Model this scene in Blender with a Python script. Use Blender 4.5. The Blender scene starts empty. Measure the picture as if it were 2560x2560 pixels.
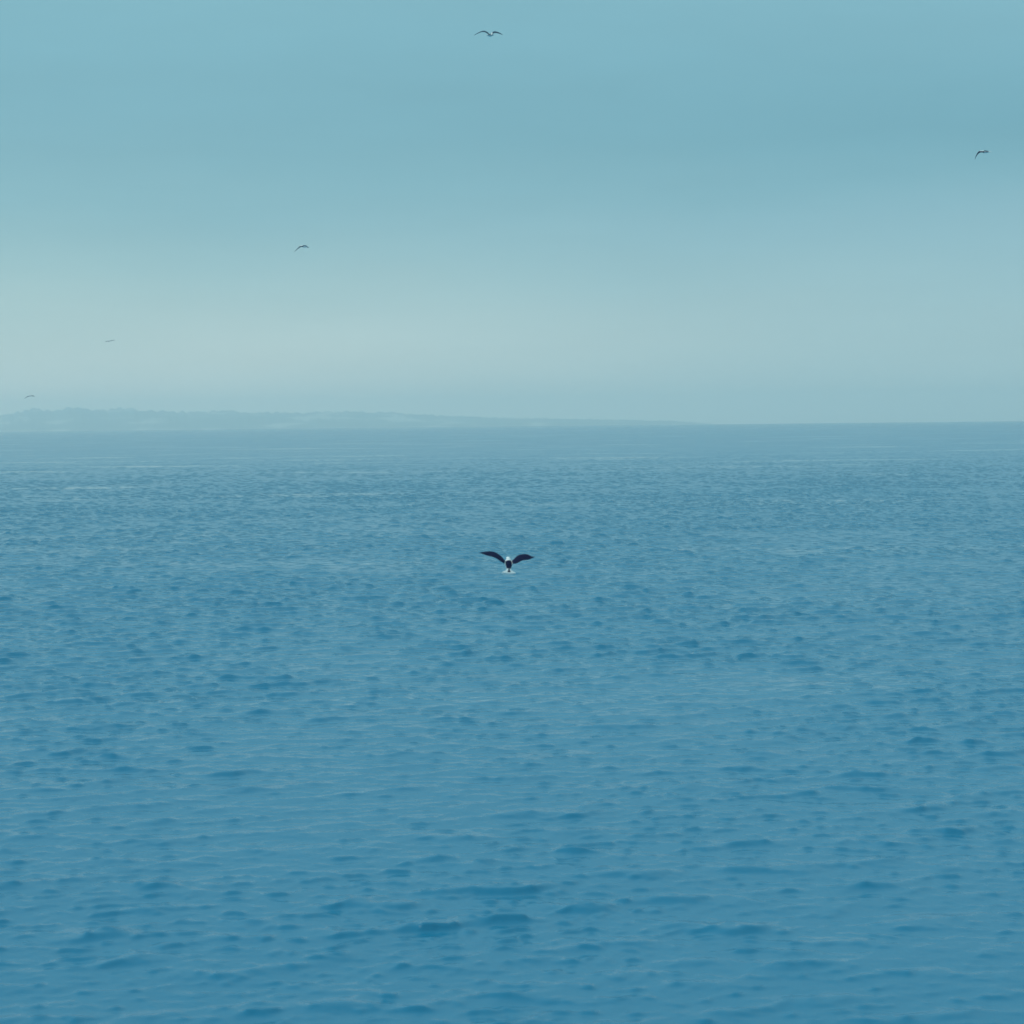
import bpy, math, random
import numpy as np
from mathutils import Vector, Matrix

R = math.radians
scene = bpy.context.scene

# ------------------------------------------------------------------ camera
F_PX = 5000.0          # focal length in pixels of the 2560 px wide photograph
CAM_H = 10.0
cam_d = bpy.data.cameras.new('camera')
cam_d.sensor_width = 36.0
cam_d.lens = 36.0 * F_PX / 2560.0
cam_d.clip_start = 0.5
cam_d.clip_end = 60000.0
cam_d.dof.use_dof = True
cam_d.dof.focus_distance = 110.0
cam_d.dof.aperture_fstop = 1.35
cam = bpy.data.objects.new('camera', cam_d)
scene.collection.objects.link(cam)
cam_m = (Matrix.Translation((0, 0, CAM_H))
         @ Matrix.Rotation(R(90 - 2.55), 4, 'X')
         @ Matrix.Rotation(R(-0.604), 4, 'Z'))
cam.matrix_world = cam_m
scene.camera = cam


def at(px, py, dist):
    """world point seen at a pixel of the photograph, at the given depth"""
    v = Vector(((px - 1280) / F_PX * dist, -(py - 1280) / F_PX * dist, -dist))
    return cam_m @ v


# ------------------------------------------------------------------ sky
SUN_EL, SUN_AZ = 48.0, -92.0          # high behind cloud, to the left (clockwise from +Y)
SKY = 0.10
world = bpy.data.worlds.new('World')
scene.world = world
world.use_nodes = True
nt = world.node_tree
nt.nodes.clear()
N = nt.nodes.new
L = nt.links.new
out = N('ShaderNodeOutputWorld')
bg = N('ShaderNodeBackground')
bg.inputs['Strength'].default_value = SKY
L(bg.outputs[0], out.inputs['Surface'])
nish = N('ShaderNodeTexSky')
nish.sky_type = 'NISHITA'
nish.sun_disc = False
nish.sun_elevation = R(SUN_EL)
nish.sun_rotation = R(SUN_AZ)
tc = N('ShaderNodeTexCoord')
nrm = N('ShaderNodeVectorMath'); nrm.operation = 'NORMALIZE'
L(tc.outputs['Generated'], nrm.inputs[0])
sep = N('ShaderNodeSeparateXYZ')
L(nrm.outputs[0], sep.inputs[0])


def math_node(op, a, b=None, clamp=False):
    n = N('ShaderNodeMath'); n.operation = op; n.use_clamp = clamp
    for i, v in enumerate((a, b)):
        if v is None:
            continue
        if isinstance(v, (int, float)):
            n.inputs[i].default_value = v
        else:
            L(v, n.inputs[i])
    return n.outputs[0]


# soft, level layers of cloud: noise stretched along the horizon shifts the gradient a little
mp = N('ShaderNodeMapping')
mp.inputs['Scale'].default_value = (1.6, 1.6, 9.0)
L(nrm.outputs[0], mp.inputs[0])
nz = N('ShaderNodeTexNoise')
nz.inputs['Scale'].default_value = 1.7
nz.inputs['Detail'].default_value = 4.0
nz.inputs['Roughness'].default_value = 0.45
L(mp.outputs[0], nz.inputs['Vector'])
nzc = math_node('SUBTRACT', nz.outputs[0], 0.5)
elev = math_node('ADD', sep.outputs['Z'], math_node('MULTIPLY', nzc, 0.05))


def srgb(c):
    r = []
    for v in c:
        v = v / 255.0
        r.append(v / 12.92 if v <= 0.04045 else ((v + 0.055) / 1.055) ** 2.4)
    return r


def sky_ramp(stops):
    rp = N('ShaderNodeValToRGB')
    rp.color_ramp.interpolation = 'B_SPLINE'
    els = rp.color_ramp.elements
    while len(els) < len(stops):
        els.new(0.5)
    for el, (p, c) in zip(els, stops):
        el.position = p
        el.color = (*srgb(c), 1)
    L(elev, rp.inputs[0])
    return rp.outputs[0]


left = sky_ramp([(0.0, (236, 244, 233)), (0.03, (208, 225, 219)), (0.07, (166, 203, 205)), (0.105, (136, 186, 197)),
                 (0.15, (122, 177, 192)), (0.20, (123, 180, 195)), (0.28, (142, 197, 209)), (0.45, (170, 219, 226)), (1.0, (182, 224, 234))])
right = sky_ramp([(0.0, (184, 212, 213)), (0.03, (169, 202, 207)), (0.07, (148, 192, 203)), (0.098, (137, 185, 200)), (0.115, (126, 180, 195)),
                  (0.132, (104, 164, 182)), (0.17, (122, 178, 194)), (0.22, (130, 184, 199)), (0.28, (146, 199, 211)), (0.45, (170, 219, 226)), (1.0, (182, 224, 234))])
# azimuth: 0 towards the pale glow on the left of the frame, 1 away from it
az = math_node('ARCTAN2', sep.outputs['X'], sep.outputs['Y'])
azf = N('ShaderNodeMapRange'); azf.interpolation_type = 'SMOOTHSTEP'
L(az, azf.inputs['Value'])
azf.inputs['From Min'].default_value = R(-22)
azf.inputs['From Max'].default_value = R(20)
mix_az = N('ShaderNodeMix'); mix_az.data_type = 'RGBA'
L(azf.outputs[0], mix_az.inputs['Factor'])
L(left, mix_az.inputs['A'])
L(right, mix_az.inputs['B'])
sc = N('ShaderNodeVectorMath'); sc.operation = 'SCALE'
L(mix_az.outputs['Result'], sc.inputs[0])
mot = N('ShaderNodeTexNoise')            # faint mottling of the cloud base
mot.inputs['Scale'].default_value = 4.5; mot.inputs['Detail'].default_value = 6.0; mot.inputs['Roughness'].default_value = 0.6
L(mp.outputs[0], mot.inputs['Vector'])
L(math_node('MULTIPLY', math_node('ADD', math_node('MULTIPLY', math_node('SUBTRACT', mot.outputs[0], 0.5), 0.13), 1.0), 1.0 / SKY), sc.inputs['Scale'])
veil = N('ShaderNodeMix'); veil.data_type = 'RGBA'
veil.inputs['Factor'].default_value = 0.94      # thick veil of cloud over the clear sky
L(nish.outputs[0], veil.inputs['A'])
L(sc.outputs[0], veil.inputs['B'])
L(veil.outputs['Result'], bg.inputs['Color'])

# ------------------------------------------------------------------ sun behind the cloud
sun_d = bpy.data.lights.new('sun', 'SUN')
sun_d.energy = 1.5
sun_d.angle = R(36)
sun_d.color = (0.95, 0.99, 0.96)      # daylight filtered by the blue-green overcast
sun = bpy.data.objects.new('sun', sun_d)
scene.collection.objects.link(sun)
sdir = Vector((math.sin(R(SUN_AZ)) * math.cos(R(SUN_EL)), math.cos(R(SUN_AZ)) * math.cos(R(SUN_EL)), math.sin(R(SUN_EL))))
sun.rotation_euler = sdir.to_track_quat('Z', 'Y').to_euler()
sun.location = (-60, -20, 60)

scene.view_settings.view_transform = 'Standard'
scene.view_settings.look = 'None'
scene.view_settings.gamma = 1.0
scene.view_settings.exposure = 0.0
scene.view_settings.use_curve_mapping = False

EARTH = 6371000.0


def drop(d2):
    return -d2 / (2 * EARTH)


# ------------------------------------------------------------------ helpers
def new_mat(name, col, rough=0.6, **kw):
    m = bpy.data.materials.new(name)
    m.use_nodes = True
    b = m.node_tree.nodes['Principled BSDF']
    b.inputs['Base Color'].default_value = (*col, 1)
    b.inputs['Roughness'].default_value = rough
    for k, v in kw.items():
        b.inputs[k].default_value = v
    return m


def mesh_obj(name, verts, faces, mats, parent=None, fmats=None, smooth=True):
    me = bpy.data.meshes.new(name)
    me.from_pydata([tuple(v) for v in verts], [], faces)
    for m in mats:
        me.materials.append(m)
    if fmats:
        me.polygons.foreach_set('material_index', fmats)
    me.polygons.foreach_set('use_smooth', [smooth] * len(me.polygons))
    me.update()
    o = bpy.data.objects.new(name, me)
    scene.collection.objects.link(o)
    if parent:
        o.parent = parent
    return o


# ------------------------------------------------------------------ the sea
def build_sea():
    rng = np.random.default_rng(29)
    # azimuths: fine in front of the quay, coarse round the back
    fine = np.linspace(-16.5, 16.5, 781)
    coarse = np.linspace(16.5, 343.5, 81)[1:-1]
    th = np.radians(np.concatenate([fine, coarse]))
    nth = len(th)
    r = [4.0]
    while r[-1] < 16500:
        x = r[-1]
        k = 0.02 if x < 29 else 0.0022 * max(1.0, x / 330.0) ** 0.9
        r.append(x * (1 + k))
    r = np.array(r)
    nr = len(r)
    RR, TT = np.meshgrid(r, th, indexing='ij')
    X = RR * np.sin(TT); Y = RR * np.cos(TT)
    dr = np.gradient(r)[:, None] * np.ones((1, nth))
    dth = np.abs(np.gradient(np.unwrap(th)))[None, :] * RR
    spacing = np.maximum(dr * np.clip(1.15 - RR / 300.0, 0.25, 1.0), dth)
    X1 = X.ravel().astype(np.float32); Y1 = Y.ravel().astype(np.float32); S1 = spacing.ravel().astype(np.float32)
    Z = np.zeros_like(X1); DX = np.zeros_like(X1); DY = np.zeros_like(X1)

    # slow patches of wind: where they blow the small waves stand up
    gust = np.zeros_like(X1)
    for _ in range(24):
        lam = rng.uniform(6, 60); a = rng.uniform(0, 2 * math.pi); k = 2 * math.pi / lam
        gust += np.sin(k * (X1 * math.cos(a) * 0.7 + Y1 * math.sin(a)) + rng.uniform(0, 6.28)).astype(np.float32)
    gust = np.clip(1.0 + gust * 0.045, 0.65, 1.35)

    # wind ripples, chop and a low swell; the chop grows away from the shelter of the pier
    ZZ = [np.zeros_like(X1) for _ in range(3)]
    open_sea = np.clip(0.52 + np.sqrt(X1 ** 2 + Y1 ** 2) / 120.0, 0.6, 1.28)
    bands = [(150, 0.21, 0.95, 0.0140, 32), (100, 0.95, 2.9, 0.0088, 28), (40, 2.9, 30.0, 0.0014, 38)]
    for bi, (count, l0, l1, s0, spread) in enumerate(bands):
        for i in range(count):
            u = (i + rng.uniform(0, 1)) / count
            lam = l0 * (l1 / l0) ** u
            k = 2 * math.pi / lam
            a = math.radians(-90 + 6 + rng.normal(0, spread))    # travelling towards the camera
            slope = s0 * (min(1.0, lam / 0.45) ** 0.5) * (min(1.0, 6.0 / lam))
            amp = slope * rng.uniform(0.6, 1.3) / k
            keep = np.clip((lam / S1 - 1.7) / 1.7, 0, 1)
            idx = np.nonzero(keep > 0)[0]
            if len(idx) == 0:
                continue
            x = X1[idx]; y = Y1[idx]
            ph = k * (x * math.cos(a) + y * math.sin(a)) + rng.uniform(0, 6.28)
            # gentle warp so that crests are short and uneven
            ph += 1.0 * np.sin((x * rng.normal() + y * rng.normal()) * 0.6 / lam + rng.uniform(0, 6.28))
            w = amp * keep[idx]
            if bi < 2:
                w = w * gust[idx]
            w = w * open_sea[idx]
            ZZ[bi][idx] += w * np.cos(ph)
            DX[idx] -= 0.45 * w * math.cos(a) * np.sin(ph)
            DY[idx] -= 0.45 * w * math.sin(a) * np.sin(ph)
    near = (S1 < 0.15)
    for bi in range(2):
        # broad flat troughs and narrow crests
        sg = float(ZZ[bi][near].std()); print('band', bi, 'height', sg)
        t = ZZ[bi] / sg
        t = np.where(t > 1.9, 1.9 + 0.7 * np.tanh((t - 1.9) / 0.7), t)
        h = sg / 0.7 * (np.exp(0.7 * np.maximum(t, -4)) - 1.28)
        Z += h
        DY -= 0.5 * h * (1 - 0.3 * bi)      # crests lean forward: steep dark fronts, long pale backs
    Z += ZZ[2]
    D2 = X1.astype(np.float64) ** 2 + Y1.astype(np.float64) ** 2
    co = np.empty((nr * nth + 1, 3), dtype=np.float32)
    co[:-1, 0] = X1 + DX
    co[:-1, 1] = Y1 + DY
    co[:-1, 2] = Z + drop(D2)
    co[-1] = (0, 0, 0)
    i = np.arange(nr - 1)[:, None] * nth
    j = np.arange(nth)[None, :]
    j2 = (j + 1) % nth
    quads = np.stack([i + j, i + j2, i + nth + j2, i + nth + j], axis=-1)[:, :, ::-1].reshape(-1, 4)
    nq = len(quads)
    ft = np.stack([np.full(nth, nr * nth), (np.arange(nth) + 1) % nth, np.arange(nth)], axis=-1)
    me = bpy.data.meshes.new('sea')
    me.vertices.add(len(co)); me.vertices.foreach_set('co', co.ravel())
    loops = np.concatenate([quads.ravel(), ft.ravel()]).astype(np.int32)
    me.loops.add(len(loops)); me.loops.foreach_set('vertex_index', loops)
    starts = np.concatenate([np.arange(nq) * 4, nq * 4 + np.arange(nth) * 3]).astype(np.int32)
    me.polygons.add(len(starts)); me.polygons.foreach_set('loop_start', starts)
    me.update(calc_edges=True)
    me.polygons.foreach_set('use_smooth', np.ones(len(starts), dtype=bool))
    me.update()
    print('sea tris', nq * 2)

    m = bpy.data.materials.new('sea_water')
    m.use_nodes = True
    t = m.node_tree; n = t.nodes; l = t.links
    b = n['Principled BSDF']
    b.inputs['IOR'].default_value = 1.333
    geo = n.new('ShaderNodeNewGeometry')
    # colour of the deep water, slightly uneven
    cn = n.new('ShaderNodeTexNoise'); cn.inputs['Scale'].default_value = 0.02; cn.inputs['Detail'].default_value = 3
    l.new(geo.outputs['Position'], cn.inputs['Vector'])
    cm = n.new('ShaderNodeMix'); cm.data_type = 'RGBA'
    l.new(cn.outputs[0], cm.inputs['Factor'])
    cm.inputs['A'].default_value = (0.010, 0.156, 0.274, 1)
    cm.inputs['B'].default_value = (0.012, 0.174, 0.296, 1)
    l.new(cm.outputs['Result'], b.inputs['Base Color'])
    # wind patches: rougher and smoother stretches of water
    wm = n.new('ShaderNodeMapping'); wm.inputs['Scale'].default_value = (0.012, 0.03, 0.02); wm.inputs['Rotation'].default_value = (0, 0, R(14))
    l.new(geo.outputs['Position'], wm.inputs[0])
    wn = n.new('ShaderNodeTexNoise'); wn.inputs['Scale'].default_value = 1.0; wn.inputs['Detail'].default_value = 9; wn.inputs['Roughness'].default_value = 0.68
    l.new(wm.outputs[0], wn.inputs['Vector'])
    wr = n.new('ShaderNodeMapRange'); wr.inputs['From Min'].default_value = 0.3; wr.inputs['From Max'].default_value = 0.45
    wr.inputs['To Min'].default_value = 0.05; wr.inputs['To Max'].default_value = 0.20
    l.new(wn.outputs[0], wr.inputs['Value']); l.new(wr.outputs[0], b.inputs['Roughness'])
    # ripples finer than the mesh
    def ripples(scale, stretch, detail, dist, strength, prev=None):
        mp = n.new('ShaderNodeMapping')
        mp.inputs['Scale'].default_value = (1.0, stretch, 1.0)
        mp.inputs['Rotation'].default_value = (0, 0, R(6))
        l.new(geo.outputs['Position'], mp.inputs[0])
        nn = n.new('ShaderNodeTexNoise'); nn.inputs['Scale'].default_value = scale
        nn.inputs['Detail'].default_value = detail; nn.inputs['Roughness'].default_value = 0.5
        l.new(mp.outputs[0], nn.inputs['Vector'])
        bp = n.new('ShaderNodeBump'); bp.inputs['Strength'].default_value = strength
        bp.inputs['Distance'].default_value = dist
        l.new(nn.outputs[0], bp.inputs['Height'])
        if prev:
            l.new(prev, bp.inputs['Normal'])
        return bp.outputs[0]
    p = ripples(0.15, 1.4, 3.0, 0.16, 1.0)
    p = ripples(0.5, 1.2, 3.0, 0.07, 1.0, p)
    p = ripples(3.0, 1.2, 2.0, 0.006, 1.0, p)
    p = ripples(7.0, 1.2, 2.0, 0.002, 0.6, p)
    l.new(p, b.inputs['Normal'])
    me.materials.append(m)
    o = bpy.data.objects.new('sea', me)
    scene.collection.objects.link(o)
    o['kind'] = 'structure'
    return o


build_sea()


# ------------------------------------------------------------------ far land
def interp(x, pts):
    return float(np.interp(x, [p[0] for p in pts], [p[1] for p in pts]))


def build_land(name, dist, depth, profile, px0, px1, step, seed, mat, rough_amp):
    """a ridge of land standing on the sea floor: profile gives its skyline (photo x, px above the horizon)"""
    rng = np.random.default_rng(seed)
    xs = np.arange(px0, px1 + step, step)
    rows = 15
    base = drop(dist ** 2)
    verts = []; faces = []
    K = [(rng.uniform(0.01, 0.09) if i_ < 9 else rng.uniform(0.15, 0.4), rng.uniform(0, 6.28), rng.uniform(0, 6.28), rng.uniform(.4, 1)) for i_ in range(16)]
    for i, px in enumerate(xs):
        dirx = (px - 1280) / F_PX
        for j in range(rows):
            v = j / (rows - 1)
            y = dist + (v - 0.35) * depth
            x = dirx * y
            hgt = interp(px, profile) / F_PX * dist
            n_ = sum(w * math.sin(k * px + a + b_ * v * 3) for k, a, b_, w in K) / 6
            shape = max(0.0, math.sin(math.pi * min(1, v * 1.02))) ** 0.7
            top = (hgt * (1 + rough_amp * n_) - 8.8 / F_PX * dist + CAM_H - base) * shape
            # base + top lands on the skyline; the sunken part sits below the curved sea
            z = base - 6 + (top + 6) * (1 if 0 < j < rows - 1 else 0)
            verts.append((x, y, z))
    for i in range(len(xs) - 1):
        for j in range(rows - 1):
            a = i * rows + j
            faces.append((a, a + rows, a + rows + 1, a + 1))
    o = mesh_obj(name, verts, faces, [mat])
    o['kind'] = 'structure'
    return o


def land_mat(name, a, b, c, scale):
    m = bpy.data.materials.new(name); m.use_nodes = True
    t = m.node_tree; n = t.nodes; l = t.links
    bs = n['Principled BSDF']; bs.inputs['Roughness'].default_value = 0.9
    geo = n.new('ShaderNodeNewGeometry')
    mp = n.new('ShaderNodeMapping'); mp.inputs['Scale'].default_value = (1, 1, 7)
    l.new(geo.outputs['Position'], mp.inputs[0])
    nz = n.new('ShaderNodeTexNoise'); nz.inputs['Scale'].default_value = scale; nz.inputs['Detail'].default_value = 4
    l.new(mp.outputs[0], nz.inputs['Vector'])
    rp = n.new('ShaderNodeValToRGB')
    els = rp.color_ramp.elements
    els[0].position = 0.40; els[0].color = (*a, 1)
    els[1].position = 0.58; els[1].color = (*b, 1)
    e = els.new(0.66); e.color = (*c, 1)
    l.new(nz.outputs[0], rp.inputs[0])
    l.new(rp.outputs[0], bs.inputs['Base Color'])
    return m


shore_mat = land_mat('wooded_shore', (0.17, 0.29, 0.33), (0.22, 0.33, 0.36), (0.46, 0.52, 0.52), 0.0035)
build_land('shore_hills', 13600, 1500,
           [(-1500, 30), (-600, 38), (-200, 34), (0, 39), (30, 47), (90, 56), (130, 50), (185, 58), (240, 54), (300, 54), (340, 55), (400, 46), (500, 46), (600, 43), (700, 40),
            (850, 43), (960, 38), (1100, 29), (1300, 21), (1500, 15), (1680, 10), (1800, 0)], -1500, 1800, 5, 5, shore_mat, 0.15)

# ------------------------------------------------------------------ gulls
white_p = new_mat('white_plumage', (0.84, 0.86, 0.86), 0.8)
grey_p = new_mat('grey_underwing', (0.13, 0.19, 0.24), 0.8)
hazed_p = new_mat('hazed_grey_plumage', (0.07, 0.12, 0.17), 0.85, **{'Specular IOR Level': 0.2})  # wing grey paled so distant gulls look fainter, haze put into the colour
dark_p = new_mat('slate_black_plumage', (0.011, 0.016, 0.055), 0.9, **{'Specular IOR Level': 0.15})
bill_m = new_mat('yellow_bill', (0.55, 0.38, 0.06), 0.4)
leg_m = new_mat('grey_leg_skin', (0.10, 0.10, 0.09), 0.5)


def plumage(m, sc_, lo):
    t = m.node_tree; n = t.nodes; l = t.links
    b = n['Principled BSDF']; c = list(b.inputs['Base Color'].default_value)
    tcn = n.new('ShaderNodeTexCoord')
    nz_ = n.new('ShaderNodeTexNoise'); nz_.inputs['Scale'].default_value = sc_
    l.new(tcn.outputs['Object'], nz_.inputs['Vector'])
    mx = n.new('ShaderNodeMix'); mx.data_type = 'RGBA'
    mx.inputs['A'].default_value = c
    mx.inputs['B'].default_value = (c[0] * lo, c[1] * lo, c[2] * lo, 1)
    l.new(nz_.outputs[0], mx.inputs['Factor'])
    l.new(mx.outputs['Result'], b.inputs['Base Color'])


for m_ in (white_p, grey_p, dark_p, hazed_p):
    plumage(m_, 25, 0.75)

# body rings: y along the body, half width, half height, centre z
RINGS = [(-0.300, .100, .004, .000), (-0.245, .082, .006, .002), (-0.190, .046, .013, .004), (-0.145, .040, .027, .003),
         (-0.095, .052, .044, .000), (-0.040, .064, .056, .000), (0.020, .070, .063, .000), (0.075, .065, .060, .002),
         (0.125, .054, .050, .006), (0.160, .042, .040, .012), (0.190, .037, .037, .017), (0.222, .036, .036, .019),
         (0.250, .029, .029, .017), (0.270, .016, .016, .013)]
A0, A1 = 5, 8        # rings between which the wings leave the body


def make_gull(label, loc, pitch, yaw, roll, wings, tail=1.0, girth=1.0, head_drop=0.0, legs=False, dark=None, lit_stations=None, mantle=(3, 7)):
    """wings: [left, right]; each a list of (leading xyz, trailing xyz, thickness) in gull-centred world-aligned metres,
    first station next to the body, last the tip"""
    rot = Matrix.Rotation(R(yaw), 3, 'Z') @ Matrix.Rotation(R(pitch), 3, 'X') @ Matrix.Rotation(R(roll), 3, 'Y')
    SEG = 12
    verts = []; faces = []; fm = []
    nr = len(RINGS)
    for k, (y, hw, hh, zc) in enumerate(RINGS):
        w = hw * (tail if k < 2 else (1 + (tail - 1) * 0.45 if k == 2 else girth))
        zc -= head_drop * max(0.0, (y - 0.13) / 0.14) ** 1.3
        for s in range(SEG):
            a = R(15 + 30 * s)
            yy = y
            if k == 0:       # rounded fan of tail feathers
                yy = y + 0.035 * (math.cos(a) ** 2)
            verts.append(rot @ Vector((w * math.cos(a), yy, zc + hh * (girth if k > 2 else 1) * math.sin(a))))
    # side faces at s=11..0 (right, +x) and s=5..6 (left)
    for k in range(nr - 1):
        for s in range(SEG):
            s2 = (s + 1) % SEG
            if A0 <= k < A1 and s in (5, 11):
                continue
            faces.append((k * SEG + s, k * SEG + s2, (k + 1) * SEG + s2, (k + 1) * SEG + s))
            top = s in (0, 1, 2, 3, 4)
            is_dark = (top and mantle[0] <= k < mantle[1]) or (s == 2 and mantle[0] - 2 <= k < mantle[0])
            fm.append(1 if is_dark else 0)
    faces.append(tuple(range(SEG))[::-1]); fm.append(0)
    faces.append(tuple((nr - 1) * SEG + s for s in range(SEG))); fm.append(0)
    for side, st in enumerate(wings):
        up, lo = (5, 6) if side == 0 else (0, 11)
        ks = list(range(A1, A0 - 1, -1))          # leading to trailing
        prev = [k * SEG + up for k in ks] + [k * SEG + lo for k in reversed(ks)]
        for q, (le, te, thk) in enumerate(st):
            le = Vector(le); te = Vector(te)
            nxt = Vector(st[q + 1][0]) if q + 1 < len(st) else le
            prv = Vector(st[q - 1][0]) if q else Vector((0, 0, 0))
            span = (nxt - prv)
            nrm_ = (te - le).cross(span)
            if nrm_.length < 1e-6:
                nrm_ = Vector((0, 0, 1))
            nrm_.normalize()
            if nrm_.z < 0:
                nrm_ = -nrm_
            cur = []
            for f, t_ in ((0, .5), (.33, 1.0), (.66, .7), (1, .15)):
                verts.append(le.lerp(te, f) + nrm_ * thk * t_ * 0.5 + nrm_ * thk * 0.8 * math.sin(f * math.pi)); cur.append(len(verts) - 1)
            for f, t_ in ((1, .15), (.66, .7), (.33, 1.0), (0, .5)):
                verts.append(le.lerp(te, f) - nrm_ * thk * t_ * 0.5 + nrm_ * thk * 0.8 * math.sin(f * math.pi)); cur.append(len(verts) - 1)
            for e in range(8):
                e2 = (e + 1) % 8
                f_ = (prev[e], prev[e2], cur[e2], cur[e])
                faces.append(f_ if side else f_[::-1])
                upper = e in (0, 1, 2)
                if q == 0:
                    fm.append(0)
                elif lit_stations is not None and (side, q) in lit_stations:
                    fm.append(3)  # station painted white above and below to look lit
                else:
                    fm.append(1 if upper or e == 3 else 2)
            prev = cur
        f_ = tuple(prev)
        faces.append(f_ if side else f_[::-1]); fm.append(1)
    g = mesh_obj('seagull', verts, faces, [white_p, dark or dark_p, grey_p, white_p], fmats=fm)
    import bmesh
    bm = bmesh.new(); bm.from_mesh(g.data)
    bmesh.ops.recalc_face_normals(bm, faces=bm.faces)
    bm.to_mesh(g.data); bm.free()
    sub = g.modifiers.new('smooth', 'SUBSURF'); sub.levels = 1; sub.render_levels = 1
    g.location = loc
    g['label'] = label; g['category'] = 'gull'; g['group'] = 'gulls in flight'
    # hooked bill
    bv = []; bf = []
    for y, r_, z in ((0.262, .012, .013), (0.290, .009, .011), (0.312, .0075, .009), (0.324, .003, .002)):
        for s in range(6):
            a = R(60 * s)
            bv.append(rot @ Vector((r_ * .7 * math.cos(a), y, z - head_drop * ((y - 0.13) / 0.14) ** 1.3 + r_ * math.sin(a))))
    for k in range(3):
        for s in range(6):
            bf.append((k * 6 + s, k * 6 + (s + 1) % 6, (k + 1) * 6 + (s + 1) % 6, (k + 1) * 6 + s))
    bf.append((5, 4, 3, 2, 1, 0)); bf.append((18, 19, 20, 21, 22, 23))
    mesh_obj('bill', bv, bf, [bill_m], g)
    if legs:
        for sx in (-1, 1):
            v = []; f = []
            pts = [(Vector((sx * .028, -.055, -.040)), .006), (Vector((sx * .034, -.095, -.085)), .005), (Vector((sx * .036, -.120, -.105)), .0045)]
            for p_, r_ in pts:
                p_ = rot @ p_
                for s in range(6):
                    a = R(60 * s)
                    v.append(p_ + Vector((r_ * math.cos(a), r_ * math.sin(a), 0)))
            for k in range(2):
                for s in range(6):
                    f.append((k * 6 + s, k * 6 + (s + 1) % 6, (k + 1) * 6 + (s + 1) % 6, (k + 1) * 6 + s))
            # webbed foot: heel, three toes, with thickness
            h = rot @ pts[2][0]
            b0 = len(v)
            toes = [Vector((-.024, -.01, -.055)), Vector((0, -.012, -.066)), Vector((.024, -.01, -.055))]
            ring = [h + Vector((-.004, 0, 0))] + [h + t_ for t_ in toes] + [h + Vector((.004, 0, 0))]
            for off in (0.002, -0.002):
                for p_ in ring:
                    v.append(p_ + Vector((0, off, 0)))
            f.append(tuple(b0 + i for i in range(5))); f.append(tuple(b0 + 5 + i for i in range(5))[::-1])
            for i in range(5):
                f.append((b0 + i, b0 + 5 + i, b0 + 5 + (i + 1) % 5, b0 + (i + 1) % 5))
            mesh_obj('leg', v, f, [leg_m], g, smooth=False)
    return g


def wing_px(mpp, pts):
    """stations given as offsets in photo pixels (x right, y down), turned to metres: (lx, ly, tx, ty, depth lead, depth trail)"""
    st = []
    n = len(pts)
    for i, (lx, ly, tx, ty, dl, dt) in enumerate(pts):
        st.append(((lx * mpp, dl, -ly * mpp), (tx * mpp, dt, -ty * mpp), 0.022 * (1 - i / n) + 0.005))
    return st


# near gull, low over the water (pixels of the photo relative to its body at 1271.5,1411)
M1 = 0.0098
gl = wing_px(M1, [(-9, -8, -10, -3, .05, -.06), (-13, -14.5, -15.5, -4.5, .09, -.07), (-20, -22, -25, -12, .12, -.06), (-29, -28.5, -33, -17.2, .14, -.04),
                  (-37, -31.8, -41, -19.5, .15, -.02), (-47, -33.0, -50, -21.5, .14, -.01), (-57, -32.5, -59, -24.5, .10, 0.0), (-66, -31.0, -67, -28.0, .05, .01), (-74.5, -29.8, -74.5, -29.3, .0, -.01)])
gr = wing_px(M1, [(8, -8, 9, -3, .05, -.06), (14, -13, 17, -1.0, .09, -.07), (20, -20, 22.5, -3.5, .12, -.06), (27, -23.8, 31, -8.5, .14, -.04),
                  (36, -24.8, 38, -10, .15, -.02), (44, -25.6, 45, -10.5, .14, -.01), (52, -23.0, 52, -11.5, .10, 0.0), (58, -18.2, 58, -14.0, .05, .01), (66, -19.2, 66, -18.4, .0, -.01)])
make_gull('large black winged gull with white head and tail, low over the water mid-frame',
          at(1271.5, 1411, 49), 49, 3, 7, [gl, gr], tail=2.15, girth=1.28, head_drop=0.08, legs=True, mantle=(3, 7))


def chord(pts, c, mpp, thick_px, depth=0.07):
    out_ = []
    n = len(pts)
    for i, p in enumerate(pts):
        x, y = p[0], p[1]
        d = p[2] if len(p) > 2 else 0.0
        f = 1 - 0.85 * (i / (n - 1)) ** 2.2
        h = thick_px * f / 2
        out_.append((x, y - h, x, y + h, d + depth * f, d - depth * f))
    return wing_px(mpp, out_)


m2 = 85 / F_PX
make_gull('gull gliding highest of all near the top edge, wings spread in a shallow M',
          at(1224.5, 88, 85), 8, -35, 6,
          [chord([(-3, -3), (-6, -6), (-12, -9.5), (-18, -10), (-25, -7.5), (-33, -3.6), (-40, .5)], 1, m2, 5.4),
           chord([(3, -2), (7, -5.5), (11, -7.5), (15, -7.5), (21, -6), (27, -3.5), (33, -.5)], 1, m2, 7.0)],
          dark=hazed_p, lit_stations={(1, 1)})  # inner right wing coloured white, as if catching the light
m3 = 90 / F_PX
make_gull('gull at the far right of the sky with one wing bent steeply down',
          at(2464, 379.5, 90), 4, 62, -10,
          [chord([(-3, -.5, 0), (-8, -1, .05), (-12.5, -1.6, .1), (-16.5, 1, .14), (-20, 6, .15), (-23, 11.5, .13), (-25.5, 19, .1)], 1, m3, 5.6, .05),
           chord([(2, -1, 0), (3.5, -2, .12), (5, -2.5, .25), (6, -2.8, .38), (7, -2.6, .52), (7.5, -2, .62)], 1, m3, 3.6)], )
m4 = 100 / F_PX
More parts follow.
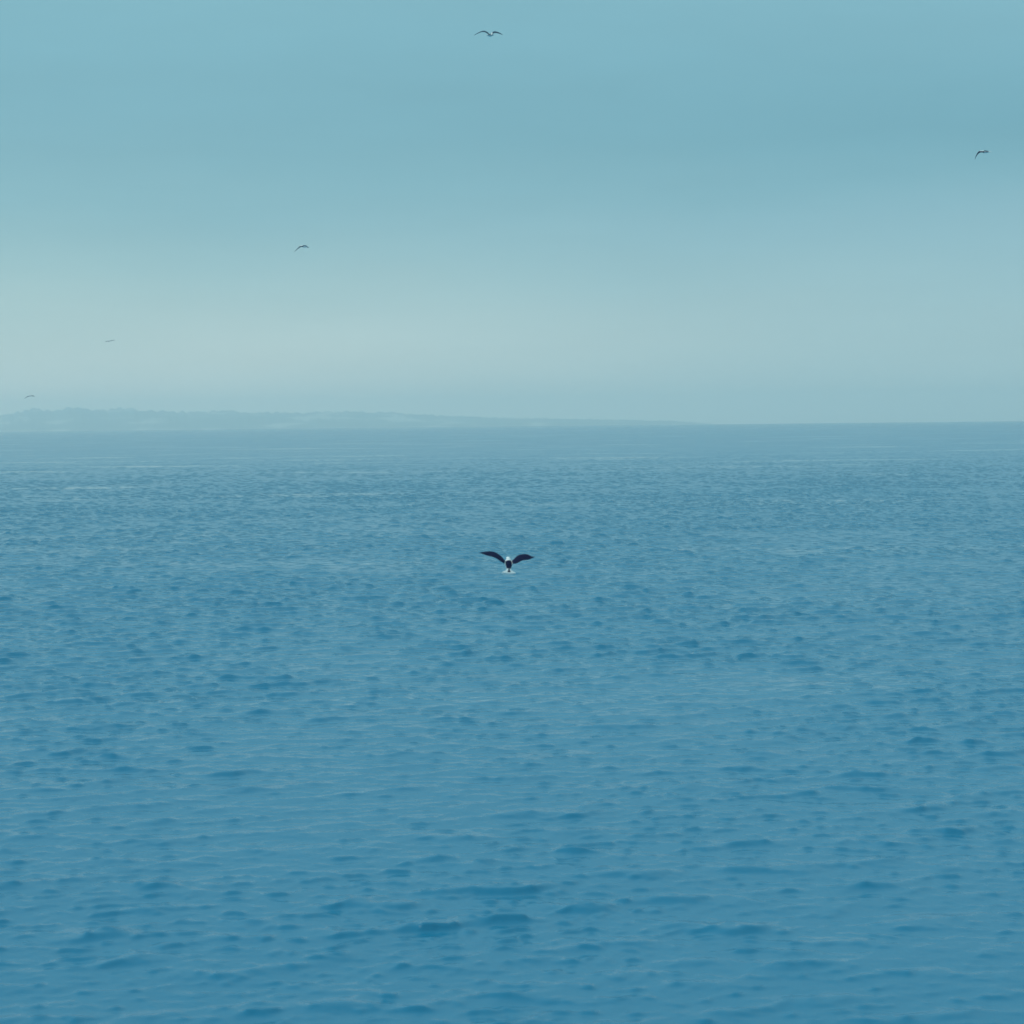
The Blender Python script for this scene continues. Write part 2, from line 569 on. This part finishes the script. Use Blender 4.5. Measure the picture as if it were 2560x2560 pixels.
make_gull('gull above the pale band of sky left of centre, wing arched down to the left',
          at(761.5, 615.8, 100), 2, 70, -6,
          [chord([(-2.5, -.8, 0), (-6, -.9, .03), (-11, .4, .06), (-16, 3.6, .08), (-21, 8.4, .08), (-26.5, 14, .05)], 1, m4, 4.6, .05),
           chord([(2, -.2, 0), (3.5, 0, .15), (5, .3, .3), (6.5, .8, .45), (8, 1.5, .6)], 1, m4, 3.0)], dark=hazed_p)
m5 = 235 / F_PX
make_gull('tiny faint gull seen nearly level as a short dash in the left sky',
          at(271, 853.2, 235), 0, 60, 0,
          [chord([(-2, 0, 0), (-3, .2, -.12), (-4, .4, -.25), (-5, .6, -.42), (-6, 1, -.6)], 1, m5, 1.6),
           chord([(2, -.5, 0), (5, -1.0, .05), (8, -1.8, .1), (12, -2.4, .14), (17, -2.8, .15)], 1, m5, 1.6)], dark=hazed_p)
m6 = 250 / F_PX
make_gull('tiny faint gull lowest in the sky, just above the hazy shore at far left',
          at(76, 990, 250), 0, 50, 0,
          [chord([(-2, 0, 0), (-5, .6, .03), (-9, 2.3, .06), (-13, 4.4, .06), (-16, 6.5, .04)], 1, m6, 2.2),
           chord([(2, -.3, 0), (4, -.4, .1), (6, 0, .2), (8, .6, .3), (10, 1.6, .4)], 1, m6, 2.0)], dark=hazed_p)

# ------------------------------------------------------------------ haze over the sea
H = 18500.0
z1 = 230.0
z0 = drop(17000.0 ** 2) - 12
vs = [(x, y, z) for z in (z0, z1) for y in (-H, H) for x in (-H, H)]
fs = [(0, 2, 3, 1), (4, 5, 7, 6), (0, 1, 5, 4), (2, 6, 7, 3), (0, 4, 6, 2), (1, 3, 7, 5)]
hm = bpy.data.materials.new('sea_haze')
hm.use_nodes = True
hm.node_tree.nodes.clear()
ho = hm.node_tree.nodes.new('ShaderNodeOutputMaterial')
pv = hm.node_tree.nodes.new('ShaderNodeVolumePrincipled')
pv.inputs['Color'].default_value = (1.0, 1.0, 0.965, 1)
pv.inputs['Density'].default_value = 1.3e-4
pv.inputs['Anisotropy'].default_value = 0.4
hm.node_tree.links.new(pv.outputs[0], ho.inputs['Volume'])
hz = mesh_obj('haze', vs, fs, [hm], smooth=False)
hz['kind'] = 'stuff'
scene.cycles.volume_bounces = 4
